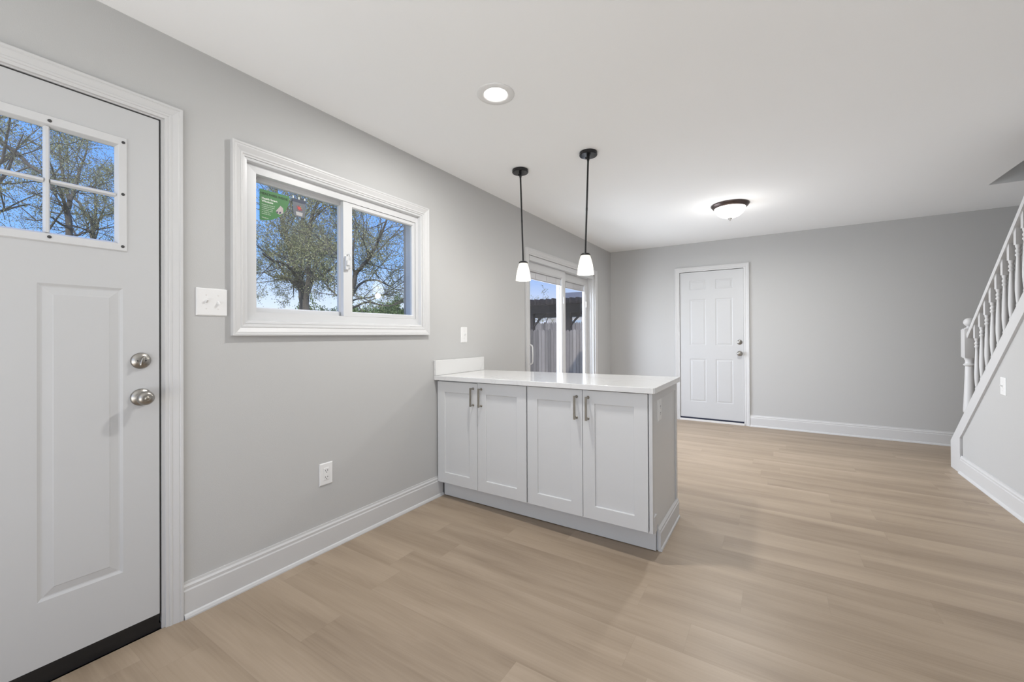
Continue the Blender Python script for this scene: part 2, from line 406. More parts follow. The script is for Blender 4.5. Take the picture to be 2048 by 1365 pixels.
a0, a1, b0, b1 = lite; c0, c1, e0, e1 = lo
rings(bm, [(a0, a1, b0, b1, 0), (a0 + .004, a1 - .004, b0 + .004, b1 - .004, .006), (c0 - .001, c1 + .001, e0 - .001, e1 + .001, .0065), (c0 + .001, c1 - .001, e0 + .001, e1 - .001, .0045), (c0 + .008, c1 - .008, e0 + .008, e1 - .008, -.012), (c0 + .008, c1 - .008, e0 + .008, e1 - .008, -.018)], LW)
part('window_frame', bm, M['vinyl'], d)
def muntin(bm, a0, a1, b0, b1, vert):
    w_ = .005
    if vert: rings(bm, [(a0, a1, b0, b1, -.017), (a0, a1, b0, b1, -.012), (a0 + w_, a1 - w_, b0, b1, -.001)], LW, cap=True)
    else: rings(bm, [(a0, a1, b0, b1, -.017), (a0, a1, b0, b1, -.012), (a0, a1, b0 + w_, b1 - w_, -.001)], LW, cap=True)
bm = bm_(); ys_ = [-.014, .1625, .337]
for y in ys_: muntin(bm, y - .0085, y + .0085, e0 + .006, e1 - .006, True)
xs_ = [c0 + .006] + [v for y in ys_ for v in (y - .0080, y + .0080)] + [c1 - .006]
for i in range(0, 8, 2): muntin(bm, xs_[i], xs_[i + 1], 1.7245, 1.7415, False)
part('muntins', bm, M['vinyl'], d)
bm = bm_(); box(bm, (-.024, c0 + .001, e0 + .001), (-.020, c1 - .001, e1 - .001)); part('glass', bm, M['glass'], d)
for y, z in ((.342, 1.938), (.533, 1.937), (.532, 1.737), (.531, 1.536), (.341, 1.536), (.155, 1.938), (.155, 1.536)):
    bm = bm_(); lathe(bm, [(.0055, 0), (.0050, .0016), (0, .0018)], 14, lambda p: (.0064 + p[2], y + p[0], z + p[1])); part('screw', bm, M['slot'], d, smooth=True)
bm = bm_(); ushape(bm, SL0 - .001, SL1 + .0004, .07, ST + .0004, [(0, -.006), (.006, -.006), (.006, -.04), (0, -.04)], LW); part('gap_shade_strip', bm, M['slot'], d)  # dark strip around the leaf, its colour stands in for shade in the gap
bm = bm_(); box(bm, (-.046, SL0 + .002, .022), (-.004, SL1 - .001, .066)); box(bm, (-.006, SL0 + .002, .050), (.0, SL1 - .001, .066)); box(bm, (-.04, SL0, .0), (-.008, SL1 + .0068, .0225))
part('door_sweep', bm, M['sweep'], d)
# deadbolt turn and knob
def deadbolt(par, c, axis):
    f = axis(c)
    bm = bm_(); lathe(bm, [(.0315, 0), (.0315, .004), (.0285, .009), (.022, .011), (.020, .013), (0, .013)], 40, f)
    o = part('deadbolt', bm, M['nickel'], par, smooth=True)
    bm = bm_(); n = 14; vs = []
    for i in range(n):      # oval thumb turn tilted a little
        a = 2 * math.pi * i / n; u, v = .0065 * math.cos(a), .021 * math.sin(a); ca, sa = math.cos(.35), math.sin(.35)
        vs.append((u * ca + v * sa, -u * sa + v * ca))
    L0 = [bm.verts.new(f((u, v, .013))) for u, v in vs]; L1 = [bm.verts.new(f((u, v, .024))) for u, v in vs]; L2 = [bm.verts.new(f((u * .6, v * .9, .027))) for u, v in vs]
    for A, B in ((L0, L1), (L1, L2)):
        for i in range(n): bm.faces.new((A[i], A[(i + 1) % n], B[(i + 1) % n], B[i]))
    bm.faces.new(L2); t = part('thumb_turn', bm, M['nickel'], o, world=False, smooth=True)
    for s in (-1, 1):
        bm = bm_(); lathe(bm, [(.0026, .0128), (.0026, .0140), (0, .0141)], 10, lambda p: f((p[0] + s * .0125, p[1], p[2]))); part('screw', bm, M['slot'], o, world=False)
def knob(par, c, axis):
    f = axis(c)
    bm = bm_(); lathe(bm, [(.0335, 0), (.0335, .004), (.030, .009), (.018, .012), (.013, .014), (.0115, .028), (.013, .034), (.021, .038), (.0265, .045), (.0275, .052), (.0255, .060), (.019, .066), (.012, .068), (0, .068)], 40, f)
    o = part('knob', bm, M['nickel'], par, smooth=True)
    bm = bm_(); lathe(bm, [(.0095, .0675), (.0095, .0690), (.0085, .0690), (.0082, .0684), (.0075, .0684), (.0070, .0695), (0, .0698)], 24, f); part('lock_button', bm, M['pull'], o, world=False, smooth=True)
axL = lambda c: (lambda p: (c[0] + p[2], c[1] + p[0], c[2] + p[1]))
axB = lambda c: (lambda p: (c[0] + p[0], c[1] - p[2], c[2] + p[1]))
deadbolt(d, (0, .585, 1.095), axL); knob(d, (0, .586, .951), axL)

def casing(name, A, B, f, bottom=False, outer=None):
    bm = bm_()
    if bottom:
        rings(bm, [(A[0] - o, A[1] + o, B[0] - o, B[1] + o, h) for o, h in CAS], f)
    else: ushape(bm, A[0], A[1], B[0], B[1], CAS, f)
    return tag(link(name, bm, M['trim']), kind='structure')
casing('trim_1', (D1Y0 - .001, D1Y1 - .001), (0, D1Z1 - .001), LW)
# jambs and stop of the entrance door
bm = bm_(); ushape(bm, D1Y0 + .018, .6505, 0, 2.0785, [(0, -.15), (0, .000), (.0112, .000), (.0112, -.15)], LW)
ushape(bm, D1Y0 + .030, .638, 0, 2.066, [(0, -.075), (0, -.048), (.013, -.048), (.013, -.075)], LW)
tag(link('trim_2', bm, M['trim']), kind='structure')
bm = bm_(); box(bm, (-.15, D1Y0 + .002, -.0), (-.042, D1Y1 - .002, .018)); tag(link('trim_3', bm, M['black']), kind='structure')

# ---------------------------------------------------------------- window
w = empty('window_1', (0, 1.54, 1.25), kind='structure')
bm = bm_()
CW = [(0, -.004), (0, .009), (.008, .010), (.011, .014), (.017, .0145), (.020, .0125), (.040, .021), (.046, .0215), (.049, .024), (.057, .024), (.057, 0)]
rings(bm, [(W_Y0 - o, W_Y1 + o, W_Z0 - o, W_Z1 + o, h) for o, h in CW], LW)
part('casing', bm, M['trim'], w)
oy0, oy1, oz0, oz1 = 1.028, 2.090, 1.306, 1.986
bm = bm_(); rings(bm, [(W_Y0 + .001, W_Y1 - .001, W_Z0 + .001, W_Z1 - .001, .006), (W_Y0 + .012, W_Y1 - .012, W_Z0 + .012, W_Z1 - .012, .004), (W_Y0 + .016, W_Y1 - .016, W_Z0 + .016, W_Z1 - .016, -.020), (oy0, oy1, oz0, oz1, -.022), (oy0, oy1, oz0, oz1, -.12), (W_Y0, W_Y1, W_Z0, W_Z1, -.12), (W_Y0, W_Y1, W_Z0, W_Z1, -.16), (oy0 - .02, oy1 + .02, oz0 - .02, oz1 + .02, -.165)], LW)
part('window_frame', bm, M['vinyl'], w)
def sash(par, y0, y1, z0, z1, x, g, t=.026, st=(.04, .04, .03, .035)):
    """frame around glass g; st = widths left,right,bottom,top"""
    bm = bm_(); a, b, c, e = y0 + st[0], y1 - st[1], z0 + st[2], z1 - st[3]
    rings(bm, [(y0, y1, z0, z1, x - t), (y0, y1, z0, z1, x), (a - .006, b + .006, c - .006, e + .006, x), (a, b, c, e, x - .008), (a, b, c, e, x - t), (y0, y1, z0, z1, x - t)], LW)
    s = part('sash', bm, M['vinyl'], par)
    bm = bm_(); box(bm, (x - .018, a - .002, c - .002), (x - .014, b + .002, e + .002)); part('glass', bm, g, s, world=False)
    return s
sash(w, 1.012, 1.548, 1.296, 1.986, -.060, M['glass'], st=(.035, .035, .038, .022))
s2 = sash(w, 1.515, 2.088, 1.307, 1.985, -.028, M['glass'], st=(.066, .022, .026, .026))
bm = bm_(); box(bm, (-.0275, 1.520, 1.58), (-.010, 1.536, 1.66)); box(bm, (-.018, 1.523, 1.605), (-.002, 1.545, 1.635))
tube(bm, [(-.022, 1.543, 1.585), (-.008, 1.545, 1.59), (-.004, 1.546, 1.61), (-.004, 1.546, 1.655), (-.010, 1.545, 1.672), (-.022, 1.543, 1.676)], .005, 8)
part('latch', bm, M['vinyl'], s2, world=False, bevel=.002)

# stickers on the left pane
XG = -.072
gr = mat('green_sticker_film', (.03, .17, .035), .5, vary=.12, vscale=12); wh = mat('white_print', (.80, .84, .78), .6, vary=.02); bk = mat('dark_green_print', (.010, .035, .012), .6, vary=.05)
nv = mat('faded_navy_film', (.10, .115, .14), .5, vary=.15, vscale=20); red = mat('red_print', (.50, .035, .03), .5, vary=.05); ylw = mat('ochre_print', (.35, .27, .06), .5, vary=.05); nv2 = mat('navy_print', (.012, .025, .06), .5, vary=.05); gy = mat('grey_print', (.42, .42, .42), .6, vary=.05); brn=mat('grey_house_print', (.45, .40, .40), .6, vary=.2, vscale=90)
def flat(name, pts, x, material, par, th=.0006):
    bm = bm_(); A = [bm.verts.new((x, y, z)) for y, z in pts]; B = [bm.verts.new((x + th, y, z)) for y, z in pts]
    bm.faces.new(A); bm.faces.new(B); n = len(pts)
    for i in range(n): bm.faces.new((A[i], A[(i + 1) % n], B[(i + 1) % n], B[i]))
    return part(name, bm, material, par)
st = empty('window_sticker', (XG, 1.06, 1.94), label='green quarter-circle sticker with white print in the window pane corner', cat='sticker')
SY, SZ, SR = 1.068, 1.936, .152
flat('sticker_film', [(SY, SZ), (SY + SR, SZ)] + [(SY + SR * math.cos(a) * (1.0), SZ - .158 * math.sin(a)) for a in [math.pi / 2 * i / 14 for i in range(1, 15)]], XG, gr, st)
def tx(body, y, z, size, material, par, bold=0):
    o = text_mesh('print', body, size, material, lambda p: (XG + .0011, y + p[0], z + p[1]), par, bold=bold); o.matrix_parent_inverse = par.matrix_basis.inverted(); return o
tx('HEALTHIER INSIDE', SY + .004, SZ - .026, .0165, bk, st, .0004)
tx('Health Smart', SY + .010, SZ - .050, .0145, wh, st, .0003)
tx('Windows', SY + .010, SZ - .064, .0145, wh, st, .0003)
for k, t_ in enumerate(('Reduce the amount of', 'condensation on your', 'windows and keep', 'more of the warm', 'air inside your', 'home all winter')):
    tx(t_, SY + .010, SZ - .078 - k * .0095, .0072, wh, st)
tx('Windows', SY + .010, SZ - .146, .0085, wh, st)
flat('print', [(SY + .080, SZ - .095), (SY + .104, SZ - .062), (SY + .118, SZ - .072), (SY + .118, SZ - .098), (SY + .100, SZ - .110), (SY + .084, SZ - .105)], XG + .0008, brn, st)
flat('print', [(SY + .083, SZ - .097), (SY + .090, SZ - .095), (SY + .090, SZ - .104), (SY + .084, SZ - .103)], XG + .0015, nv2, st)
flat('print', [(SY + .097, SZ - .097), (SY + .106, SZ - .093), (SY + .106, SZ - .102), (SY + .097, SZ - .107)], XG + .0015, nv2, st)
st2 = empty('window_label', (XG, 1.25, 1.93), label='faded navy and grey label with red sun hanging in the window pane', cat='label')
flat('label_film', [(1.234, 1.934), (1.312, 1.936), (1.305, 1.846), (1.294, 1.838), (1.252, 1.840), (1.242, 1.846)], XG, nv, st2)
flat('print', [(1.234, 1.934), (1.312, 1.936), (1.311, 1.917), (1.2355, 1.917)], XG + .0008, nv2, st2)
flat('print', [(1.254, 1.866), (1.293, 1.866), (1.290, 1.846), (1.257, 1.846)], XG + .0008, gy, st2)
cyy, czz = 1.274, 1.887
flat('print', [(cyy + .0085 * math.cos(a), czz + .0085 * math.sin(a)) for a in [i * math.pi / 8 for i in range(16)]], XG + .0010, red, st2)
for k in range(8):
    a = k * math.pi / 4 + .2; r0, r1 = .010, .020 if k % 2 else .017
    flat('print', [(cyy + r0 * math.cos(a - .2), czz + r0 * math.sin(a - .2)), (cyy + r1 * math.cos(a), czz + r1 * math.sin(a)), (cyy + r0 * math.cos(a + .2), czz + r0 * math.sin(a + .2))], XG + .0010, red if k not in (0, 1) else ylw, st2)
for y in (1.240, 1.272, 1.305):
    bm = bm_(); box(bm, (XG, y - .003, 1.930), (XG + .001, y + .003, 1.948)); part('tape', bm, wh, st2)

# ---------------------------------------------------------------- sliding patio door
s = empty('door_2', (0, 4.54, 0), kind='structure')
bm = bm_(); ushape(bm, S_Y0 - .001, S_Y1 + .001, 0, S_Z1 - .001, [(o * 1.13, h) for o, h in CAS], LW); part('casing', bm, M['trim'], s)
bm = bm_(); ushape(bm, S_Y0 + .032, S_Y1 - .032, 0, S_Z1 - .045, [(0, -.17), (0, -.040), (.012, -.036), (.014, -.010), (.031, -.008), (.031, -.17)], LW)
box(bm, (-.165, S_Y0 + .030, 1.958), (-.006, S_Y1 - .030, 2.009)); box(bm, (-.17, S_Y0, -.0), (-.02, S_Y1, .030)); box(bm, (-.075, S_Y0 + .03, .03), (-.070, S_Y1 - .03, .040))
part('door_frame', bm, M['vinyl'], s)
def slide(y0, y1, x):
    bm = bm_(); z0, z1 = .035, S_Z1 - .058; a, b, c, e = y0 + .088, y1 - .088, z0 + .14, z1 - .090; t = .036
    rings(bm, [(y0, y1, z0, z1, x - t), (y0, y1, z0, z1, x), (a - .012, b + .012, c - .012, e + .012, x), (a - .010, b + .010, c - .010, e + .010, x - .004), (a, b, c, e, x - .010), (a, b, c, e, x - t), (y0, y1, z0, z1, x - t)], LW)
    o = part('sliding_panel', bm, M['vinyl'], s)
    bm = bm_(); box(bm, (x - .014, a - .002, c), (x - .010, b + .002, e)); part('glass', bm, M['glass_slider'], o, world=False)
    bm = bm_()     # raised blind between the panes
    for k in range(14): box(bm, (x - .025, a + .004, e - .012 - k * .0048), (x - .0155, b - .004, e - .0095 - k * .0048))
    box(bm, (x - .026, a + .004, e - .084), (x - .0150, b - .004, e - .076)); box(bm, (x - .026, a + .002, e - .010), (x - .015, b - .002, e))
    for k in range(3):
        y = a + (b - a) * (.18 + .32 * k); box(bm, (x - .0153, y - .004, e - .084), (x - .0148, y + .004, e - .010))
    part('blind', bm, M['blind'], o, world=False)
    bm = bm_(); box(bm, (x, b + .018, e - .30), (x + .012, b + .030, e - .22)); box(bm, (x, b + .021, e - .42), (x + .004, b + .027, e - .12)); part('blind_lever', bm, M['plastic'], o, world=False, bevel=.003)
    return o
p1 = slide(S_Y0 + .033, 4.600, -.045); slide(4.520, S_Y1 - .033, -.092)
bm = bm_(); hy = S_Y0 + .033 + .042
tube(bm, [(-.048, hy, 1.085), (-.020, hy, 1.085), (-.006, hy, 1.078), (0.0, hy, 1.060), (.002, hy, .985), (0.0, hy, .912), (-.006, hy, .893), (-.020, hy, .886), (-.048, hy, .886)], .0075, 10)
part('handle', bm, M['plastic'], p1, world=False, smooth=True)
bm = bm_(); lathe(bm, [(.008, 0), (.007, .004), (0, .005)], 14, lambda p: (-.03 , 5.28 + p[0], 1.955 - p[2])); part('bumper', bm, M['slot'], s)

# ---------------------------------------------------------------- back door
d = empty('door_3', (1.38, D, 0), kind='structure')
BL0, BL1, BB, BT = D2X0 + .005, D2X1 - .003, .048, D2Z1 - .007
cx = (BL0 + BL1) / 2; pw = .205; g = .058
pan = []
for x0 in (cx - g - pw, cx + g):
    for z0, z1 in ((1.795, 1.925), (1.035, 1.665), (.265, .850)): pan.append((x0, x0 + pw, z0, z1))
bm = bm_(); face_holes(bm, (BL0, BL1), (BB, BT), pan, -.002, BW); rings(bm, [(BL0, BL1, BB, BT, -.002), (BL0, BL1, BB, BT, -.044)], BW, cap=True)
for a0, a1, b0, b1 in pan:
    def ins(k, h): return (a0 + k, a1 - k, b0 + k, b1 - k, h)
    rings(bm, [ins(0, -.002), ins(.007, -.0055), ins(.011, -.006), ins(.026, -.003), ins(.029, -.002)], BW, cap=True)
bmesh.ops.remove_doubles(bm, verts=bm.verts, dist=1e-5)
part('door_leaf', bm, M['backdoor'], d)
bm = bm_(); box(bm, (BL0 + .003, D - .004, .028), (BL1 - .003, D + .044, .046)); part('door_sweep', bm, M['bluesweep'], d)
deadbolt(d, (1.722, D + .002, 1.080), axB); knob(d, (1.722, D + .002, .933), axB)
bm = bm_(); ushape(bm, D2X0 + .001, D2X1 - .001, 0, D2Z1 - .001, [(o * 1.07, h) for o, h in CAS], BW); tag(link('trim_4', bm, M['trim']), kind='structure')
bm = bm_(); box(bm, (D2X0 - .002, D - .022, 0), (D2X1 + .003, D + .10, .028)); tag(link('trim_5', bm, M['caulk'], bevel=.004), kind='structure')
bm = bm_(); box(bm, (D2X0 - .3, D + .16, 0), (D2X1 + .3, D + .18, 2.3)); tag(link('wall_closet', bm, M['wall']), kind='structure')

# ---------------------------------------------------------------- peninsula (its front runs slightly askew to the wall)
SK = .0555
def sh(p): return (p[0], p[1] - SK * p[0] * max(0, min(1, (3.0 - p[1]) / .7)), p[2] - (1 - p[0] / 1.6) * (.048 - .030 * p[2]) * (p[2] > .1))
CT = .914
# worktop with backsplash
bm = bm_()
pts = [(.002, 2.243), (1.588, 2.243), (1.597, 2.252), (1.597, 2.835), (.002, 2.835)]
bot = [bm.verts.new(sh((x, y, CT - .030))) for x, y in pts]; top = [bm.verts.new(sh((x, y, CT))) for x, y in pts]
bm.faces.new(bot); bm.faces.new(top)
for i in range(len(pts)): bm.faces.new((bot[i], bot[(i + 1) % len(pts)], top[(i + 1) % len(pts)], top[i]))
wt = link('worktop', bm, M['quartz'], bevel=.002)
tag(wt, 'white quartz countertop with faint grey veins on the cabinets', 'countertop')
bm = bm_(); box(bm, (.002, 2.243, CT + .001), (.023, 2.835, CT + .108), sh); bs = link('backsplash', bm, M['quartz'], parent=wt, bevel=.0015)
FY = 2.268
def cabinet(x0, x1, label):
    c = empty('base_cabinet', ((x0 + x1) / 2, 2.5, 0), label=label, cat='cabinet', group='white cabinets under the peninsula countertop')
    bm = bm_(); box(bm, (x0, FY + .020, .150), (x1, 2.80, CT - .032), sh); box(bm, (x0 + .001, 2.346, .0), (x1 - .001, 2.80, .149)); part('body', bm, M['cabinet'], c)
    mid = (x0 + x1) / 2; off = {True: .398, False: 1.183}[x0 < .5]
    for k, (a, b) in enumerate(((x0 + .003, off - .0015), (off + .0015, x1 - .003))):
        z0, z1 = .160, .878 - (.004 if (x0 < .5 and k == 0) else 0)
        f = lambda p: sh((p[0], FY - p[2], p[1])); r = .073
        bm = bm_(); rings(bm, [(a, b, z0, z1, -.019), (a, b, z0, z1, 0), (a + r, b - r, z0 + r, z1 - r, 0), (a + r + .0015, b - r - .0015, z0 + r + .0015, z1 - r - .0015, -.009)], f, cap=True)
        bm.faces.new([bm.verts.new(f(q)) for q in ((a, z0, -.019), (b, z0, -.019), (b, z1, -.019), (a, z1, -.019))])
        bmesh.ops.remove_doubles(bm, verts=bm.verts, dist=1e-5)
        dd = part('door', bm, M['cabinet'], c, bevel=.0012)
        hx = off + (-.036 if k == 0 else .036); bm = bm_()
        zt, zb = .846, .722 if x0 < .5 else .713
        box(bm, (hx - .0055, FY - .038, zb), (hx + .0055, FY - .029, zt), sh)
        for z in (zb + .007, zt - .007):
            lathe(bm, [(.0045, 0), (.0045, .030)], 12, lambda p: sh((hx + p[0], FY - p[2] - .0005, z + p[1]))); lathe(bm, [(.0085, 0), (.0085, .003), (.006, .006)], 14, lambda p: sh((hx + p[0], FY - p[2] - .0005, z + p[1])))
        part('pull_handle', bm, M['pull'], dd, world=False)
    return c
cabinet(.012, .800, 'white two-door shaker cabinet against the window wall')
cabinet(.803, 1.5568, 'white two-door shaker cabinet at the open end of the peninsula')
bm = bm_(); A = []
for y in (2.325, 2.343): A.append([bm.verts.new(q) for q in ((.027, y, .004), (1.5565, y, .004), (1.5565, y, .148), (.027, y, .103))])
for q in A: bm.faces.new(q)
for i in range(4): bm.faces.new((A[0][i], A[0][(i + 1) % 4], A[1][(i + 1) % 4], A[1][i]))
tag(link('toe_kick', bm, M['cabinet']), 'long white toe kick board on the floor beneath the cabinet doors', 'toe kick')
# end panel with applied frame and baseboard
ep = empty('end_panel', (1.57, 2.5, 0), label='white framed end panel of the peninsula with its own base moulding', cat='panel')
EP = lambda p: (1.563 + p[2], p[0] - (SK * 1.56 if p[0] < 2.5 else 0), p[1])
bm = bm_()
box(bm, (1.5575, 2.20, .150), (1.566, 2.84, CT - .032)); box(bm, (1.5575, 2.345, 0), (1.566, 2.84, .150)); part('panel', bm, M['cabinet'], ep)
bm = bm_()
for a, b, c_, e in ((2.20, 2.24, .165, CT - .032), (2.795, 2.84, .130, CT - .032), (2.24, 2.795, CT - .085, CT - .032)): box(bm, (1.566, a, c_), (1.572, b, e))
box(bm, (1.560, 2.180, .158), (1.578, 2.1995, CT - .032))
part('stile_frame', bm, M['trim'], ep, bevel=.001)
bm = bm_(); prof = [(0, 0), (.020, 0), (.020, .012), (.014, .018), (.014, .098), (.010, .104), (.010, .114), (.004, .122), (0, .128)]
A = [bm.verts.new((1.5665 + a, 2.336, b)) for a, b in prof]; B = [bm.verts.new((1.5665 + a, 2.845, b)) for a, b in prof]; k = len(prof)
for i in range(k): bm.faces.new((A[i], A[(i + 1) % k], B[(i + 1) % k], B[i]))
bm.faces.new(A); bm.faces.new(B)
box(bm, (1.566, 2.2, .150), (1.580, 2.26, .235))
part('base_moulding', bm, M['trim'], ep)

# ---------------------------------------------------------------- wall plates
def plate_box(par, ca, cb, wa, wb, f, t=.006):
    bm = bm_(); a0, a1, b0, b1 = ca - wa / 2, ca + wa / 2, cb - wb / 2, cb + wb / 2
    rings(bm, [(a0, a1, b0, b1, 0), (a0, a1, b0, b1, t * .5), (a0 + .004, a1 - .004, b0 + .004, b1 - .004, t)], f, cap=True)
    return part('cover_plate', bm, M['plastic'], par)
def toggle(par, a, b, f, up=1, t=.006):
    bm = bm_(); rings(bm, [(a - .005, a + .005, b - .012, b + .012, t), (a - .005, a + .005, b - .012, b + .012, t + .0008)], f, cap=True); part('slot', bm, M['plastic'], par)
    bm = bm_(); v = []
    for (ha, hb, hh) in ((-1, -.006, t), (1, -.006, t), (1, .006, t), (-1, .006, t)): v.append(bm.verts.new(f((a + ha * .0037, b + hb, hh))))
    w_ = [bm.verts.new(f((a + ha * .0033, b + up * .009 + hb, t + .013))) for ha, hb in ((-1, -.003), (1, -.003), (1, .003), (-1, .003))]
    for i in range(4): bm.faces.new((v[i], v[(i + 1) % 4], w_[(i + 1) % 4], w_[i]))
    bm.faces.new(w_); part('toggle', bm, M['plastic'], par, bevel=.0008)
    for s_ in (-1, 1):
        bm = bm_(); lathe(bm, [(.0028, t), (.0026, t + .0010), (0, t + .0012)], 10, lambda p: f((a + p[0], b + s_ * .030 + p[1], p[2]))); part('screw', bm, M['caulk'], par)
def outlet_core(par, a, b, f, t=.006):
    bm = bm_(); rings(bm, [(a - .0165, a + .0165, b - .0335, b + .0335, t), (a - .0165, a + .0165, b - .0335, b + .0335, t + .0012), (a - .0155, a + .0155, b - .0325, b + .0325, t + .002)], f, cap=True); part('receptacle', bm, M['plastic'], par)
    for z in (b + .019, b - .017):
        bm = bm_()
        for da in (-.0062, .0062): rings(bm, [(a + da - .0013, a + da + .0013, z - .004, z + .004, t + .0021), (a + da - .0013, a + da + .0013, z - .004, z + .004, t + .0026)], f, cap=True)
        rings(bm, [(a - .0024, a + .0024, z - .0115, z - .0075, t + .0021), (a - .0024, a + .0024, z - .0115, z - .0075, t + .0026)], f, cap=True)
        part('socket', bm, M['slot'], par)
p = empty('light_switch', (0, .83, 1.342), label='white double light switch plate between the entrance door and the window', cat='switch')
plate_box(p, .830, 1.342, .122, .122, LW); toggle(p, .807, 1.342, LW, 1); toggle(p, .853, 1.342, LW, -1)
p = empty('wall_outlet', (0, 1.379, .423), label='white double power outlet low on the wall below the window', cat='outlet')
plate_box(p, 1.379, .423, .079, .121, LW); outlet_core(p, 1.379, .423, LW)
p = empty('light_switch', (0, 2.592, 1.192), label='small white switch plate above the countertop, left of the sliding door', cat='switch')
plate_box(p, 2.592, 1.192, .078, .124, LW); toggle(p, 2.592, 1.192, LW, 1)
SW = lambda q: (3.434 - q[2], q[0], q[1])
p = empty('light_switch', (3.434, 4.205, .818), label='white switch plate on the wall under the stairs', cat='switch')
plate_box(p, 4.205, .818, .074, .122, SW); toggle(p, 4.205, .818, SW, 1)
EW = lambda q: (1.566 + q[2], q[0], q[1])
p = empty('wall_outlet', (1.566, 2.36, .77), label='white power outlet on the end panel of the peninsula', cat='outlet')
plate_box(p, 2.375, .770, .078, .122, EW); outlet_core(p, 2.375, .770, EW)

# ---------------------------------------------------------------- ceiling lights
def recessed(x, y, label, power):
    o = empty('recessed_light', (x, y, H), label=label, cat='light')
    bm = bm_(); lathe(bm, [(.096, 0), (.097, -.003), (.093, -.006), (.066, -.007), (.060, -.004), (.058, -.001)], 64, cap=False); q = link('trim_ring', bm, M['plastic'], parent=o, smooth=True)
    bm = bm_(); lathe(bm, [(.0585, -.0015), (.05, -.0035), (0, -.004)], 48, cap=False); link('lens', bm, M['led'], parent=o, smooth=True)
    l = light('recessed_lamp', 'AREA', (0, 0, -.012), power, (1, .985, .96), (0, 0, 0), shape='DISK', size=.11); l.parent = o
    return o
recessed(.901, 1.757, 'round white recessed light glowing in the ceiling above the cabinets', 20)

def pendant(x, y, tilt, label):
    o = empty('pendant_light', (x, y, H), label=label, cat='light', group='pendant lights over the peninsula')
    bm = bm_(); lathe(bm, [(0, 0), (.060, 0), (.061, -.004), (.061, -.020), (.058, -.024), (0, -.025)], 48, cap=False); link('canopy', bm, M['canopy'], parent=o, smooth=False)
    for a in (2.4, -.9):
        bm = bm_(); lathe(bm, [(.005, -.025), (.005, -.030), (.003, -.032), (0, -.032)], 12, lambda p: (p[0] + .038 * math.cos(a), p[1] + .038 * math.sin(a), p[2]), cap=False); link('screw', bm, M['black'], parent=o)
    L = H - 1.737; T = lambda z: Vector((tilt[0] * -z / L, tilt[1] * -z / L, z))
    bm = bm_(); tube(bm, [T(-.02), T(-.045), T(-.060)], [.010, .010, .007], 16); tube(bm, [T(-.05), T(-L + .01)], .0062, 14); tube(bm, [T(-.38), T(-.40)], .0068, 14)
    link('rod', bm, M['black'], parent=o, smooth=False)
    f = lambda p: tuple(Vector(p) + Vector((tilt[0], tilt[1], -L)))
    bm = bm_(); lathe(bm, [(0, .012), (.012, .012), (.026, .008), (.033, .003), (.034, -.006), (.030, -.006), (.028, .0)], 36, f, cap=False); link('cap', bm, M['black'], parent=o, smooth=True)
    prof = [(.027, -.002), (.032, -.008), (.037, -.022), (.043, -.045), (.049, -.075), (.0535, -.105), (.0565, -.136)]
    bm = bm_(); lathe(bm, prof + [(.0545, -.136)] + [(r - .0025, z) for r, z in reversed(prof[:-1])], 48, f, cap=False); link('lamp_shade', bm, M['shade'], parent=o, smooth=True)
    bm = bm_(); lathe(bm, [(0, -.052), (.009, -.054), (.012, -.066), (.021, -.082), (.025, -.096), (.021, -.112), (.010, -.119), (0, -.121)], 24, f, cap=False); link('bulb', bm, M['bulb'], parent=o, smooth=True)
    l = light('pendant_lamp', 'POINT', f((0, 0, -.165)), 1.5, (1, .95, .88), shadow_soft_size=.025); l.parent = o
    return o
pendant(.494, 2.668, (.016, .010), 'black rod pendant with frosted shade, the left one nearer the window wall')
pendant(1.041, 2.668, (-.020, -.013), 'black rod pendant with frosted shade, the right one over the middle of the counter')

o = empty('ceiling_light', (1.752, 4.50, H), label='frosted dome ceiling light with dark bronze rim near the back wall', cat='light')
bm = bm_(); lathe(bm, [(.100, 0), (.166, 0), (.168, -.006), (.162, -.014), (.156, -.022), (.146, -.032), (.139, -.036), (.134, -.034), (.134, -.010)], 64, cap=False); link('rim', bm, M['bronze'], parent=o, smooth=True)
bm = bm_(); lathe(bm, [(.136, -.030), (.137, -.036), (.130, -.060), (.112, -.088), (.085, -.110), (.050, -.124), (.015, -.132), (0, -.133)], 64, cap=False); link('dome_shade', bm, M['dome'], parent=o, smooth=True)
bm = bm_(); lathe(bm, [(0, -.131), (.020, -.132), (.017, -.139), (.007, -.145), (.006, -.152), (.003, -.157), (0, -.160)], 24, cap=False); link('finial', bm, M['grey'], parent=o, smooth=True)
l = light('dome_lamp', 'POINT', (0, 0, -.26), 3.6, (1, .98, .95), shadow_soft_size=.12); l.parent = o
l = light('dome_lamp_down', 'AREA', (0, 0, -.165), 24, (1, .985, .96), shape='DISK', size=.22); l.parent = o

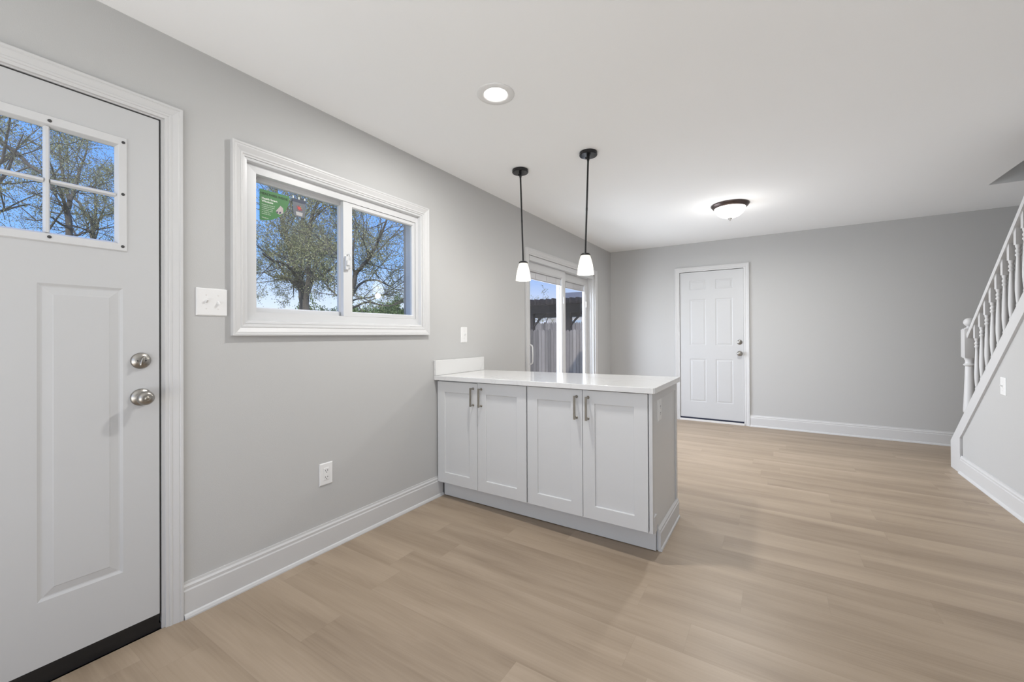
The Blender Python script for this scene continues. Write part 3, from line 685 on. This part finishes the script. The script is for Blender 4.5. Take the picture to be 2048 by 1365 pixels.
# ---------------------------------------------------------------- stairs and the wall below them
SX0, SX1 = 3.434, 3.534; SLP = .930
ztop = lambda y: .370 + (5.041 - y) * SLP
bm = bm_()
ye = 3.60   # where the wall becomes full height
poly = [(4.96, 0), (4.96, ztop(4.96) - .03), (ye, ztop(ye) - .03), (ye, H), (FR, H), (FR, 0)]
A = [bm.verts.new((SX0, y, z)) for y, z in poly]; B = [bm.verts.new((SX1, y, z)) for y, z in poly]
bm.faces.new(A); bm.faces.new(B)
for i in range(len(poly)): bm.faces.new((A[i], A[(i + 1) % 6], B[(i + 1) % 6], B[i]))
tag(link('wall_stair', bm, M['wall']), kind='structure')
stc = empty('staircase', (3.5, 5.18, 0), label='white staircase with turned balusters rising along the right wall', cat='staircase')
bm = bm_()   # skirt board: sloped band with an upright foot
def prism(bm, poly, x0, x1):
    A = [bm.verts.new((x0, y, z)) for y, z in poly]; B = [bm.verts.new((x1, y, z)) for y, z in poly]; n = len(poly)
    bm.faces.new(A); bm.faces.new(B)
    for i in range(n): bm.faces.new((A[i], A[(i + 1) % n], B[(i + 1) % n], B[i]))
ys = 5.185
prism(bm, [(ys, 0), (ys, .236), (ye, ztop(ye)), (ye, ztop(ye) - .132), (4.930, .336), (4.975, .30), (4.975, 0)], SX0 - .014, SX0 + .004)
prism(bm, [(ys, 0), (ys, .236), (ye, ztop(ye)), (ye, ztop(ye) - .025), (ys - .01, .211), (ys - .01, 0)], SX0 + .004, SX1 + .006)
part('skirt_board', bm, M['trim'], stc, bevel=.0015)
bm = bm_(); n = 14
for k in range(11):
    y1 = 5.13 - k * .205; z = (k + 1) * .1906; box(bm, (SX1 + .006, y1 - .205, z - .19), (RX, y1, z)); box(bm, (SX1 + .006, y1 - .205, z - .03), (RX, y1 + .02, z + .002))
part('steps', bm, M['floor'], stc)
NX, NY = 3.492, 4.995
bm = bm_(); hw = .0415
zb = ztop(NY) - .06
box(bm, (NX - hw, NY - hw, zb - .15), (NX + hw, NY + hw, zb + .0))
f = lambda p: (NX + p[0], NY + p[1], p[2])
lathe(bm, [(.040, zb), (.042, .455), (.038, .475), (.040, .490), (.034, .505), (.043, .520), (.0435, .54), (.040, .60), (.034, .75), (.030, .88), (.029, .905), (.038, .912), (.040, .920), (.030, .930), (.028, .950), (.034, .968), (.040, .982)], 32, f)
rings(bm, [(NX - hw + .006, NX + hw - .006, NY - hw + .006, NY + hw - .006, .974), (NX - hw, NX + hw, NY - hw, NY + hw, .984), (NX - hw, NX + hw, NY - hw, NY + hw, 1.212), (NX - hw + .008, NX + hw - .008, NY - hw + .008, NY + hw - .008, 1.222)], lambda p: (p[0], p[1], p[2]), cap=True)
nw = part('newel_post', bm, M['trim'], stc, smooth='auto')
bm = bm_(); lathe(bm, [(.034, 1.222), (.030, 1.228), (.018, 1.234), (.017, 1.242)] + [(.0375 * math.sin(a), 1.276 - .0375 * math.cos(a)) for a in [.48 + (math.pi - .48) * i / 12 for i in range(13)]], 32, f, cap=False)
part('newel_ball', bm, M['trim'], nw, world=False, smooth=True)
# handrail
rtop = lambda y: 1.372 + (4.772 - y) * .922
bm = bm_(); secs = [(-.026, -.050), (-.030, -.040), (-.030, -.022), (-.022, -.006), (0, 0), (.022, -.006), (.030, -.022), (.030, -.040), (.026, -.050)]
L0 = [bm.verts.new((NX + a, NY - hw, rtop(NY - hw) + b * 1.25)) for a, b in secs]; L1 = [bm.verts.new((NX + a, 3.602, rtop(3.602) + b * 1.25)) for a, b in secs]
for i in range(len(secs)): bm.faces.new((L0[i], L0[(i + 1) % 9], L1[(i + 1) % 9], L1[i]))
bm.faces.new(L0); bm.faces.new(L1)
part('handrail', bm, M['trim'], stc)
def baluster(y):
    z0 = ztop(y) - .004; z1 = rtop(y) - .055; Hb = z1 - z0; bm = bm_(); b = .0165
    box(bm, (NX - b, y - b, z1 - .105), (NX + b, y + b, z1 + .02))
    zz = lambda t: z0 + t * (Hb - .105)
    box(bm, (NX - b, y - b, z0 - .02), (NX + b, y + b, z0 + .03))
    lathe(bm, [(.012, z0 + .03), (.015, zz(.09)), (.010, zz(.11)), (.016, zz(.14)), (.0165, zz(.155)), (.010, zz(.175)), (.015, zz(.20)), (.010, zz(.225)), (.0165, zz(.25)), (.0165, zz(.265)), (.010, zz(.285)), (.0145, zz(.31)), (.011, zz(.335)), (.0135, zz(.36)), (.0175, zz(.47)), (.0175, zz(.53)), (.015, zz(.66)), (.011, zz(.82)), (.010, zz(.865)), (.0155, zz(.878)), (.0155, zz(.89)), (.010, zz(.905)), (.0145, zz(.92)), (.0155, zz(.935)), (.010, zz(.955)), (.0145, zz(.975)), (.0155, z1 - .104)], 20, lambda p: (NX + p[0], y + p[1], p[2]))
    return part('baluster', bm, M['trim'], stc, smooth='auto')
for k in range(13): baluster(4.8475 - .0985 * k)
# ---------------------------------------------------------------- outside
GZ = -.55
bm = bm_(); box(bm, (-60, -40, GZ - .3), (30, 70, GZ)); tag(link('ground', bm, M['subfloor']), kind='structure')
bm = bm_(); box(bm, (-.15, FR - .15, GZ + .002), (RX + .1, D + .15, -.125)); tag(link('foundation', bm, M['siding']), kind='structure')

def at(u, v, Z):
    X = (u - 1024) / F_PX * Z; z = -(v - CY) / F_PX * Z
    return CAM + fw * Z + rt * X + up * z
rnd = random.Random(7)
def tree(name, label, limbs, leafmat, seed, twig=1.0, leaves=8000, leafsize=.07, spread=.9, group=None, sub=3, cat='tree', leaf_from=0.0, bark_m=None, rs=1.0, minz=1.7):
    """limbs: list of (points, r0, r1). Branches sprout along them, then twigs, then leaves near the twigs."""
    rg = random.Random(seed); bm = bm_(); tips = []
    base = limbs[0][0][0]
    def grow(p, d, L, r, lvl):
        pts = [p.copy()]; rad = [r]; n = 4 if lvl else 5; q = p.copy(); dd = d.normalized()
        for i in range(n):
            dd = (dd + Vector((rg.gauss(0, .22), rg.gauss(0, .22), rg.gauss(.05, .18)))).normalized()
            q = q + dd * (L / n); pts.append(q.copy()); rad.append(max(.004, r * (1 - .75 * (i + 1) / n)))
        tube(bm, pts, rad, 5 if lvl else 6, cap=False)
        if lvl >= sub: tips.append(pts); return
        k = int(rg.uniform(3, 5.4) * twig)
        for j in range(k):
            t = rg.uniform(.25, 1); i = min(n - 1, int(t * n)); pp = pts[i].lerp(pts[i + 1], t * n - i)
            ax = (pts[i + 1] - pts[i]).normalized(); o_ = Vector((rg.gauss(0, 1), rg.gauss(0, 1), rg.gauss(.25, .8))).normalized()
            nd_ = (ax * .75 + o_ * spread).normalized(); grow(pp, nd_, L * rg.uniform(.45, .7), max(.005, rad[i] * .55), lvl + 1)
        if lvl >= 1: tips.append(pts)
    for pts, r0, r1 in limbs:
        r0 *= rs; r1 *= rs
        pts = [Vector(q) for q in pts]; sm = []
        for i in range(len(pts) - 1):     # smooth the limb
            p0 = pts[max(0, i - 1)]; p1_ = pts[i]; p2 = pts[i + 1]; p3 = pts[min(len(pts) - 1, i + 2)]
            for s_ in range(4):
                t = s_ / 4; sm.append(.5 * ((2 * p1_) + (p2 - p0) * t + (2 * p0 - 5 * p1_ + 4 * p2 - p3) * t * t + (3 * p1_ - p0 - 3 * p2 + p3) * t ** 3))
        sm.append(pts[-1]); N = len(sm); rr = [r0 + (r1 - r0) * i / (N - 1) for i in range(N)]
        sm = [q + Vector((rg.gauss(0, 1), rg.gauss(0, 1), 0)) * rr[i] * .15 for i, q in enumerate(sm)]
        tube(bm, sm, rr, 9, cap=True)
        Lt = sum((sm[i + 1] - sm[i]).length for i in range(N - 1)); k = max(2, int(Lt * 2.1 * twig))
        for j in range(k):
            t = .22 + .78 * (j + rg.random()) / k; i = min(N - 2, int(t * (N - 1))); pp = sm[i]
            if pp.z < GZ + minz: continue
            ax = (sm[i + 1] - sm[i]).normalized(); o_ = Vector((rg.gauss(0, 1), rg.gauss(0, 1), rg.gauss(.3, .7))).normalized()
            grow(pp, (ax * .6 + o_).normalized(), rg.uniform(1.0, 2.1) * (1.15 - .5 * t), max(.012, rr[i] * .42), 1)
    o = empty(name, base, label=label, cat=cat, group=group)
    tr = link('trunk_and_branches', bm, bark_m or M['bark'], smooth=True, recalc=False); tr.parent = o; tr.matrix_parent_inverse = Matrix.Translation(base).inverted()
    V, Fc = [], []
    for j in range(leaves):
        pts = rg.choice(tips); i = rg.randrange(1, len(pts)); c = pts[i - 1].lerp(pts[i], rg.random()) + Vector((rg.gauss(0, .07), rg.gauss(0, .07), rg.gauss(0, .07)))
        a = Vector((rg.gauss(0, 1), rg.gauss(0, 1), rg.gauss(0, 1))).normalized(); b = a.orthogonal().normalized(); s_ = leafsize * rg.uniform(.6, 1.2); n0 = len(V)
        V += [c - a * s_, c + b * s_ * .42, c + a * s_, c - b * s_ * .42]; Fc.append((n0, n0 + 1, n0 + 2, n0 + 3))
    me = bpy.data.meshes.new('foliage'); me.from_pydata([tuple(v) for v in V], [], Fc); me.materials.append(leafmat)
    f_ = bpy.data.objects.new('foliage', me); col.objects.link(f_); f_.parent = o; f_.matrix_parent_inverse = Matrix.Translation(base).inverted()
    return o
def g(u, Z):   # foot of a trunk on the ground
    p = at(u, 667, Z); p.z = GZ; return p
Z = 15.0
TA = [([g(604, Z), at(605, 640, Z), at(606, 590, Z), at(598, 552, Z), at(589, 516, Z + .2), at(579, 486, Z + .3), at(570, 452, Z + .5), at(560, 410, Z + .7), at(553, 370, Z + 1)], .125, .045),
      ([g(617, Z), at(615, 640, Z), at(613, 594, Z), at(617, 562, Z - .2), at(619, 537, Z - .3), at(616, 499, Z - .5), at(621, 452, Z - .7), at(626, 420, Z - .8), at(638, 395, Z - 1), at(650, 350, Z - 1)], .115, .035),
      ([at(612, 590, Z), at(622, 560, Z + .5), at(627, 535, Z + 1), at(645, 505, Z + 1.6), at(665, 470, Z + 2)], .09, .03),
      ([at(598, 552, Z), at(585, 535, Z - .8), at(565, 520, Z - 1.4), at(545, 515, Z - 2), at(525, 500, Z - 2.4)], .07, .02),
      ([at(603, 575, Z), at(590, 562, Z + .8), at(572, 550, Z + 1.6), at(548, 548, Z + 2), at(528, 538, Z + 2.4)], .07, .02),
      ([at(619, 560, Z), at(640, 545, Z - .5), at(660, 535, Z - 1), at(680, 515, Z - 1.4)], .07, .02),
      ([at(616, 499, Z - .5), at(606, 450, Z - .4), at(606, 410, Z), at(598, 380, Z + .2), at(596, 340, Z + .2)], .06, .02),
      ([at(624, 437, Z - .7), at(645, 415, Z - .9), at(665, 405, Z - 1.2), at(690, 400, Z - 1.5)], .04, .015)]
tree('oak_tree', 'tall twin-trunked tree with olive young leaves behind the left window pane', TA, M['leaf'], 3, 1.15, 56000, .029, cat='tree', rs=1.05)
Z = 9.0
TB = [([g(690, Z), at(694, 640, Z), at(700, 600, Z), at(708, 560, Z), at(714, 540, Z), at(731, 521, Z - .2), at(746, 499, Z - .4), at(760, 470, Z - .5), at(773, 438, Z - .7), at(785, 395, Z - .8)], .17, .03),
      ([at(722, 530, Z), at(738, 514, Z + .5), at(765, 490, Z + 1), at(797, 456, Z + 1.5), at(825, 425, Z + 2)], .07, .02),
      ([at(702, 590, Z), at(716, 568, Z + .4), at(733, 557, Z + .8), at(755, 556, Z + 1), at(770, 563, Z + 1.1), at(783, 567, Z + 1.3), at(808, 546, Z + 1.5)], .075, .02),
      ([at(698, 612, Z), at(712, 608, Z - .3), at(733, 600, Z - .6), at(755, 604, Z - .9), at(780, 607, Z - 1.1), at(805, 600, Z - 1.3)], .06, .02),
      ([at(704, 575, Z), at(690, 540, Z + .4), at(675, 510, Z + .8), at(655, 495, Z + 1.2), at(640, 490, Z + 1.5)], .07, .02),
      ([at(697, 600, Z), at(712, 594, Z + 1), at(740, 590, Z + 1.5), at(765, 585, Z + 1.8), at(800, 588, Z + 2.2)], .06, .02),
      ([at(710, 550, Z), at(706, 500, Z), at(712, 450, Z + .3), at(705, 400, Z + .6), at(690, 370, Z + .6)], .06, .02)]
tree('oak_tree', 'bare-limbed tree with sparse leaves behind the right window pane', TB, M['leaf'], 11, 1.05, 30000, .019, rs=.42)
Z = 10.2
TC = [([g(150, Z), at(147, 560, Z), at(143, 500, Z), at(140, 469, Z), at(134, 416, Z), at(140, 394, Z + .1), at(131, 360, Z + .3), at(122, 320, Z + .6), at(118, 270, Z + .8)], .16, .03),
      ([at(134, 420, Z), at(125, 385, Z - .4), at(112, 350, Z - .7), at(98, 310, Z - 1)], .07, .02),
      ([at(140, 394, Z), at(152, 360, Z + .3), at(160, 330, Z + .5), at(172, 300, Z + .7), at(176, 265, Z + .8)], .07, .02),
      ([at(143, 450, Z), at(122, 440, Z - .4), at(100, 425, Z - .7), at(80, 432, Z - .9), at(50, 430, Z - 1)], .05, .015)]
tree('oak_tree', 'tree with thin crown behind the door window, its trunk left of its twin', TC, M['leaf'], 21, .95, 15000, .020, rs=.62)
Z = 13.5
TD = [([g(196, Z), at(193, 560, Z), at(190, 500, Z), at(187, 476, Z), at(185, 437, Z), at(173, 422, Z), at(160, 400, Z + .2), at(150, 386, Z + .4), at(146, 350, Z + .6)], .15, .03),
      ([at(186, 445, Z), at(192, 410, Z + .4), at(190, 370, Z + .6), at(197, 330, Z + .8)], .07, .02),
      ([at(187, 462, Z), at(172, 452, Z - .4), at(150, 444, Z - .7), at(122, 437, Z - 1)], .05, .015),
      ([at(187, 458, Z), at(201, 428, Z + .3), at(226, 418, Z + .6), at(250, 400, Z + .8)], .05, .015)]
tree('oak_tree', 'tree with thin crown behind the door window, its trunk nearest the lock edge', TD, M['leaf'], 23, .9, 12000, .025, rs=.7)
Z = 5.8
TE = [([g(-60, Z), at(-58, 560, Z), at(-55, 450, Z), at(-50, 350, Z), at(-40, 280, Z), at(-30, 220, Z)], .16, .05),
      ([at(-50, 240, Z), at(-20, 255, Z), at(0, 273, Z), at(42, 305, Z), at(61, 324, Z), at(87, 340, Z), at(105, 372, Z)], .065, .018),
      ([at(-52, 360, Z), at(-20, 330, Z + .3), at(20, 300, Z + .6), at(60, 262, Z + .8)], .05, .015),
      ([at(-52, 430, Z), at(-20, 420, Z + .3), at(20, 408, Z + .6), at(60, 400, Z + .8)], .045, .015)]
tree('oak_tree', 'near leafy tree whose thick bough crosses the upper left door panes', TE, M['leaf'], 31, .8, 14000, .0155, rs=.62)
# low bushes seen over the sill
def bush(u, Z, r, h, label, seed, n=3500):
    rg = random.Random(seed); c = g(u, Z)
    limbs = [([c, c + Vector((rg.uniform(-.3, .3), rg.uniform(-.3, .3), h * .5)), c + Vector((rg.uniform(-r, r) * .6, rg.uniform(-r, r) * .6, h * rg.uniform(.7, .95)))], .05, .02) for _ in range(5)]
    return tree('leafy_shrub', label, limbs, M['leaf2'], seed, 1.3, int(n * 3.2), .055, spread=1.1, sub=2, minz=.3, cat='shrub', group='green shrubs beyond the window')
bush(556, 24, 1.7, 2.3, 'green shrub at the left foot of the twin-trunked tree', 41, 6000)
bush(645, 21, 1.7, 2.6, 'bright green shrub right of the twin-trunked tree', 42, 7000)
bush(680, 27, 1.8, 3.0, 'green shrub partly behind the centre bar of the window', 43, 7000)
bush(757, 16.5, 1.6, 2.3, 'low green shrub under the boughs in the right window pane', 44, 8000)
bush(803, 22, 1.8, 3.3, 'darker tall shrub at the right edge of the right window pane', 45, 9000)
bush(726, 30, 1.9, 3.6, 'far low green shrub left in the right window pane', 46, 7000)

# fences
def fence(name, label, y, x0, x1, z1, pw, seed, pointed=False):
    rg = random.Random(seed); o = empty(name, ((x0 + x1) / 2, y, GZ), label=label, cat='fence')
    bm = bm_(); x = x0
    while x < x1:
        w_ = pw * rg.uniform(.85, 1.1); z = z1 + rg.gauss(0, .012); yy = y + rg.uniform(-.004, .004); a, b = x + .006, x + w_ - .004; mid = (a + b) / 2; tp = .07 if pointed else .035
        pr = [(a, GZ + .03), (b, GZ + .03), (b, z - tp), (mid, z), (a, z - tp)]
        A = [bm.verts.new((px_, yy, pz)) for px_, pz in pr]; B = [bm.verts.new((px_, yy + .018, pz)) for px_, pz in pr]
        bm.faces.new(A); bm.faces.new(B)
        for i in range(5): bm.faces.new((A[i], A[(i + 1) % 5], B[(i + 1) % 5], B[i]))
        x += w_
    part('pickets', bm, M['oldwood'], o)
    for zz in (GZ + .35, z1 - .35):
        bm = bm_(); box(bm, (x0, y + .022, zz - .04), (x1, y + .06, zz + .04)); part('rail', bm, M['oldwood'], o)
    x = x0
    while x <= x1:
        bm = bm_(); box(bm, (x, y + .022, GZ), (x + .09, y + .11, z1 - .05)); part('post', bm, M['oldwood'], o); x += 2.4
    return o
fence('picket_fence', 'near weathered grey wooden fence filling the lower sliding door panes', 8.0, -4.6, 1.5, 1.305, .075, 5)
fence('picket_fence', 'far grey picket fence with pointed tops beyond the dark pergola', 15.5, -12, 1.5, 1.72, .10, 6, True)
# pergola
pg = empty('pergola', (-3.2, 11, GZ), label='dark timber pergola standing beyond the near fence', cat='pergola')
pz = 2.02; Z1 = 10.6
pc = []
for u in (1064, 1136, 1215, 990):
    q = at(u, 667, Z1 / 1.0); pc.append((q.x, q.y))
yb = 10.4
def xat(u, y): 
    dr = fw + rt * ((u - 1024) / F_PX); t = y / dr.y; return CAM.x + dr.x * t
P4 = [xat(1064, yb), xat(1136, yb), xat(990, yb), xat(1215, yb)]
for x in P4:
    bm = bm_(); box(bm, (x - .07, yb - .07, GZ), (x + .07, yb + .07, pz)); part('post', bm, M['pergola'], pg)
    for s_ in (-1, 1):
        bm = bm_(); tube(bm, [(x + s_ * .04, yb, pz - .62), (x + s_ * .22, yb, pz - .42), (x + s_ * .50, yb, pz - .16)], .030, 4); part('brace', bm, M['pergola'], pg)
for yy in (yb - .08, yb + .08, yb + 2.6):
    bm = bm_(); box(bm, (P4[2] - .5, yy - .03, pz - .22), (P4[3] + .5, yy + .03, pz)); part('beam', bm, M['pergola'], pg)
for k in range(26):
    x = P4[2] - .4 + k * (P4[3] - P4[2] + .8) / 25; bm = bm_(); box(bm, (x - .025, yb - .5, pz), (x + .025, yb + 3.0, pz + .15)); part('rafter', bm, M['pergola'], pg)
for x in (P4[0], P4[1], P4[3]):
    bm = bm_(); box(bm, (x - .07, yb + 2.53, GZ), (x + .07, yb + 2.67, pz - .2)); part('post', bm, M['pergola'], pg)
# neighbour house and parasol
hx = xat(1116, 24)
nb = empty('neighbour_house', (hx, 24, GZ), label='pale neighbouring house wall showing under the pergola roof', cat='house')
bm = bm_(); box(bm, (hx - .75, 24, GZ), (hx + 5.5, 30, 2.6)); part('walls', bm, M['stucco'], nb)
bm = bm_(); prism(bm, [(23.7, 2.6), (27, 4.2), (30.3, 2.6)], hx - 1.0, hx + 5.8); part('roof', bm, M['roofing'], nb)
bm = bm_(); box(bm, (xat(1150, 24) - .45, 23.96, .8), (xat(1150, 24) + .45, 23.99, 2.1)); part('window', bm, M['canvas'], nb)
c = xat(1076, 20); base = Vector((c, 20, GZ))
tree('oak_tree', 'distant twiggy tree seen between the pergola posts', [([base, base + Vector((.1, 0, 1.5)), base + Vector((-.1, .2, 3))], .10, .03), ([base + Vector((0, 0, 1.2)), base + Vector((-.8, .2, 2.4))], .05, .02), ([base + Vector((0, 0, 1.4)), base + Vector((.8, -.2, 2.8))], .05, .02)], M['leaf'], 51, 1.0, 1200, .05)
